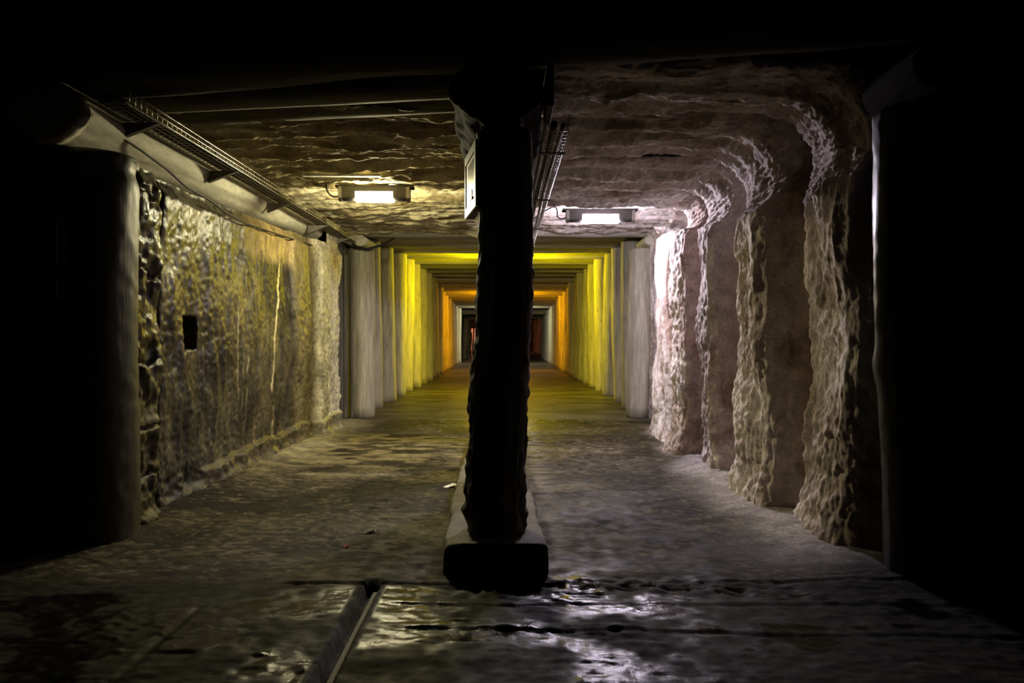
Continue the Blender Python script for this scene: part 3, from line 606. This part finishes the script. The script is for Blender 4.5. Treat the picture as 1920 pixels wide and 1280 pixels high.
for i, (xo, r) in enumerate(((.245, .018), (.29, .012))):
    m = MB().tube([(xo+.006*math.sin(q*2+i), q, 2.166+r) for q in np.linspace(3.5, 8.6, 50)], r, 8)
    tag(m.build('power_cable', M['rubber'], loc=(xo, 3.5, 2.17), smooth=True), ['thick black cable in the tray beside the central log', 'thin black cable in the tray beside the central log'][i], 'cable', 'cables lying in the centre tray')
MB_ = MB().box((.215, 3.42, 2.31), (.035, .30, .22), .004)
tag(MB_.build('plank', M['darkh'], loc=(.215, 3.42, 2.2)), 'short black plank on edge beside the central log end', 'plank')

# ------------------------------------------------------------------ small things on the floor
def fz(x, y): return float(floorh(np.array([[x]]), np.array([[y]]))[0, 0])
def scrap(name, x, y, w_, l, m, label, cat, seed):
    U, W_ = np.meshgrid(np.linspace(-.5, .5, 9), np.linspace(-.5, .5, 9), indexing='ij')
    z = fz(x, y)+.006+.010*(fbm(V(U*2, W_*2, 0*U+seed), 2, seed)+.4); xx = x+U*w_+W_*l*.35; yy = y+W_*l+.2*U*w_
    top = V(xx, yy, z); bot = V(xx, yy, z-.003)
    F = gridf(9, 9, True).tolist(); F2 = [[i+81 for i in g][::-1] for g in F]; ed = [(i, 0) for i in range(9)]+[(8, j) for j in range(1, 9)]+[(i, 8) for i in range(7, -1, -1)]+[(0, j) for j in range(7, 0, -1)]
    E = [i*9+j for i, j in ed]; S_ = [(E[k], E[(k+1) % len(E)], E[(k+1) % len(E)]+81, E[k]+81) for k in range(len(E))]
    o = link(name, np.concatenate([top.reshape(-1, 3), bot.reshape(-1, 3)]), F+F2+S_, m, loc=(x, y, fz(x, y))); tag(o, label, cat)
scrap('paper_scrap', -.40, 4.98, .075, .10, M['paper'], 'white paper scrap against the left edge of the plinth', 'paper', 1)
scrap('litter_scrap', -.82, 3.51, .02, .03, M['redbit'], 'tiny red scrap on the left passage floor', 'litter', 2)
scrap('paper_scrap', -.75, 3.77, .06, .02, M['paper'], 'tiny pale strip on the left passage floor, behind the red scrap', 'paper', 3)
# rail lying in the front groove
m = MB().box((-.566, 2.13, -.04), (.03, 1.70, .04), .006)
tag(m.build('rail', M['rail'], loc=(-.566, 2.13, -.06)), 'old steel rail sunk in the groove of the front floor', 'rail')

# ------------------------------------------------------------------ dark chamber the camera stands in
X, Y = np.meshgrid(np.arange(-6, 6.01, .08), np.arange(-3, 4.0, .08), indexing='ij'); p = V(X, Y, 0*X)
struct(grid('ceiling_front', V(X, Y, 2.86+.08*fbm(p*1.5, 4, 3)), M['rock']), 'black rock ceiling of the fore chamber')
for nm, x0, x1, y in (('wall_front_left', -6, -2.28, 4.02), ('wall_front_right', 1.98, 6, 3.40)):
    X, Z = np.meshgrid(np.arange(x0, x1, .06), np.arange(-.05, 3, .06), indexing='ij'); p = V(X, 0*X, Z)
    struct(grid(nm, V(X, y+.08*fbm(p*2, 4, 6), Z), M['rock'], flip=False), 'dark rock beside the passage mouths')
for nm, x in (('wall_chamber_left', -6.0), ('wall_chamber_right', 6.0)):
    Y, Z = np.meshgrid(np.arange(-3, 4.2, .1), np.arange(-.05, 3, .1), indexing='ij')
    struct(grid(nm, V(x+.1*fbm(V(0*Y, Y, Z), 3, 5), Y, Z), M['rock'], flip=x > 0))
X, Z = np.meshgrid(np.arange(-6, 6.1, .1), np.arange(-.05, 3, .1), indexing='ij')
struct(grid('wall_chamber_back', V(X, -3+.1*fbm(V(X, 0*X, Z), 3, 5), Z), M['rock'], flip=True))
X, Z = np.meshgrid(np.arange(-6, 6.1, .1), np.arange(2.45, 3.1, .05), indexing='ij')
struct(grid('wall_lintel', V(X, 3.50+0*X+.03*fbm(V(X, 0*X, Z), 3, 5), Z), M['rock']), 'rock above the passage mouths')
for o in bpy.data.objects:
    if '_w' in o: del o['_w']
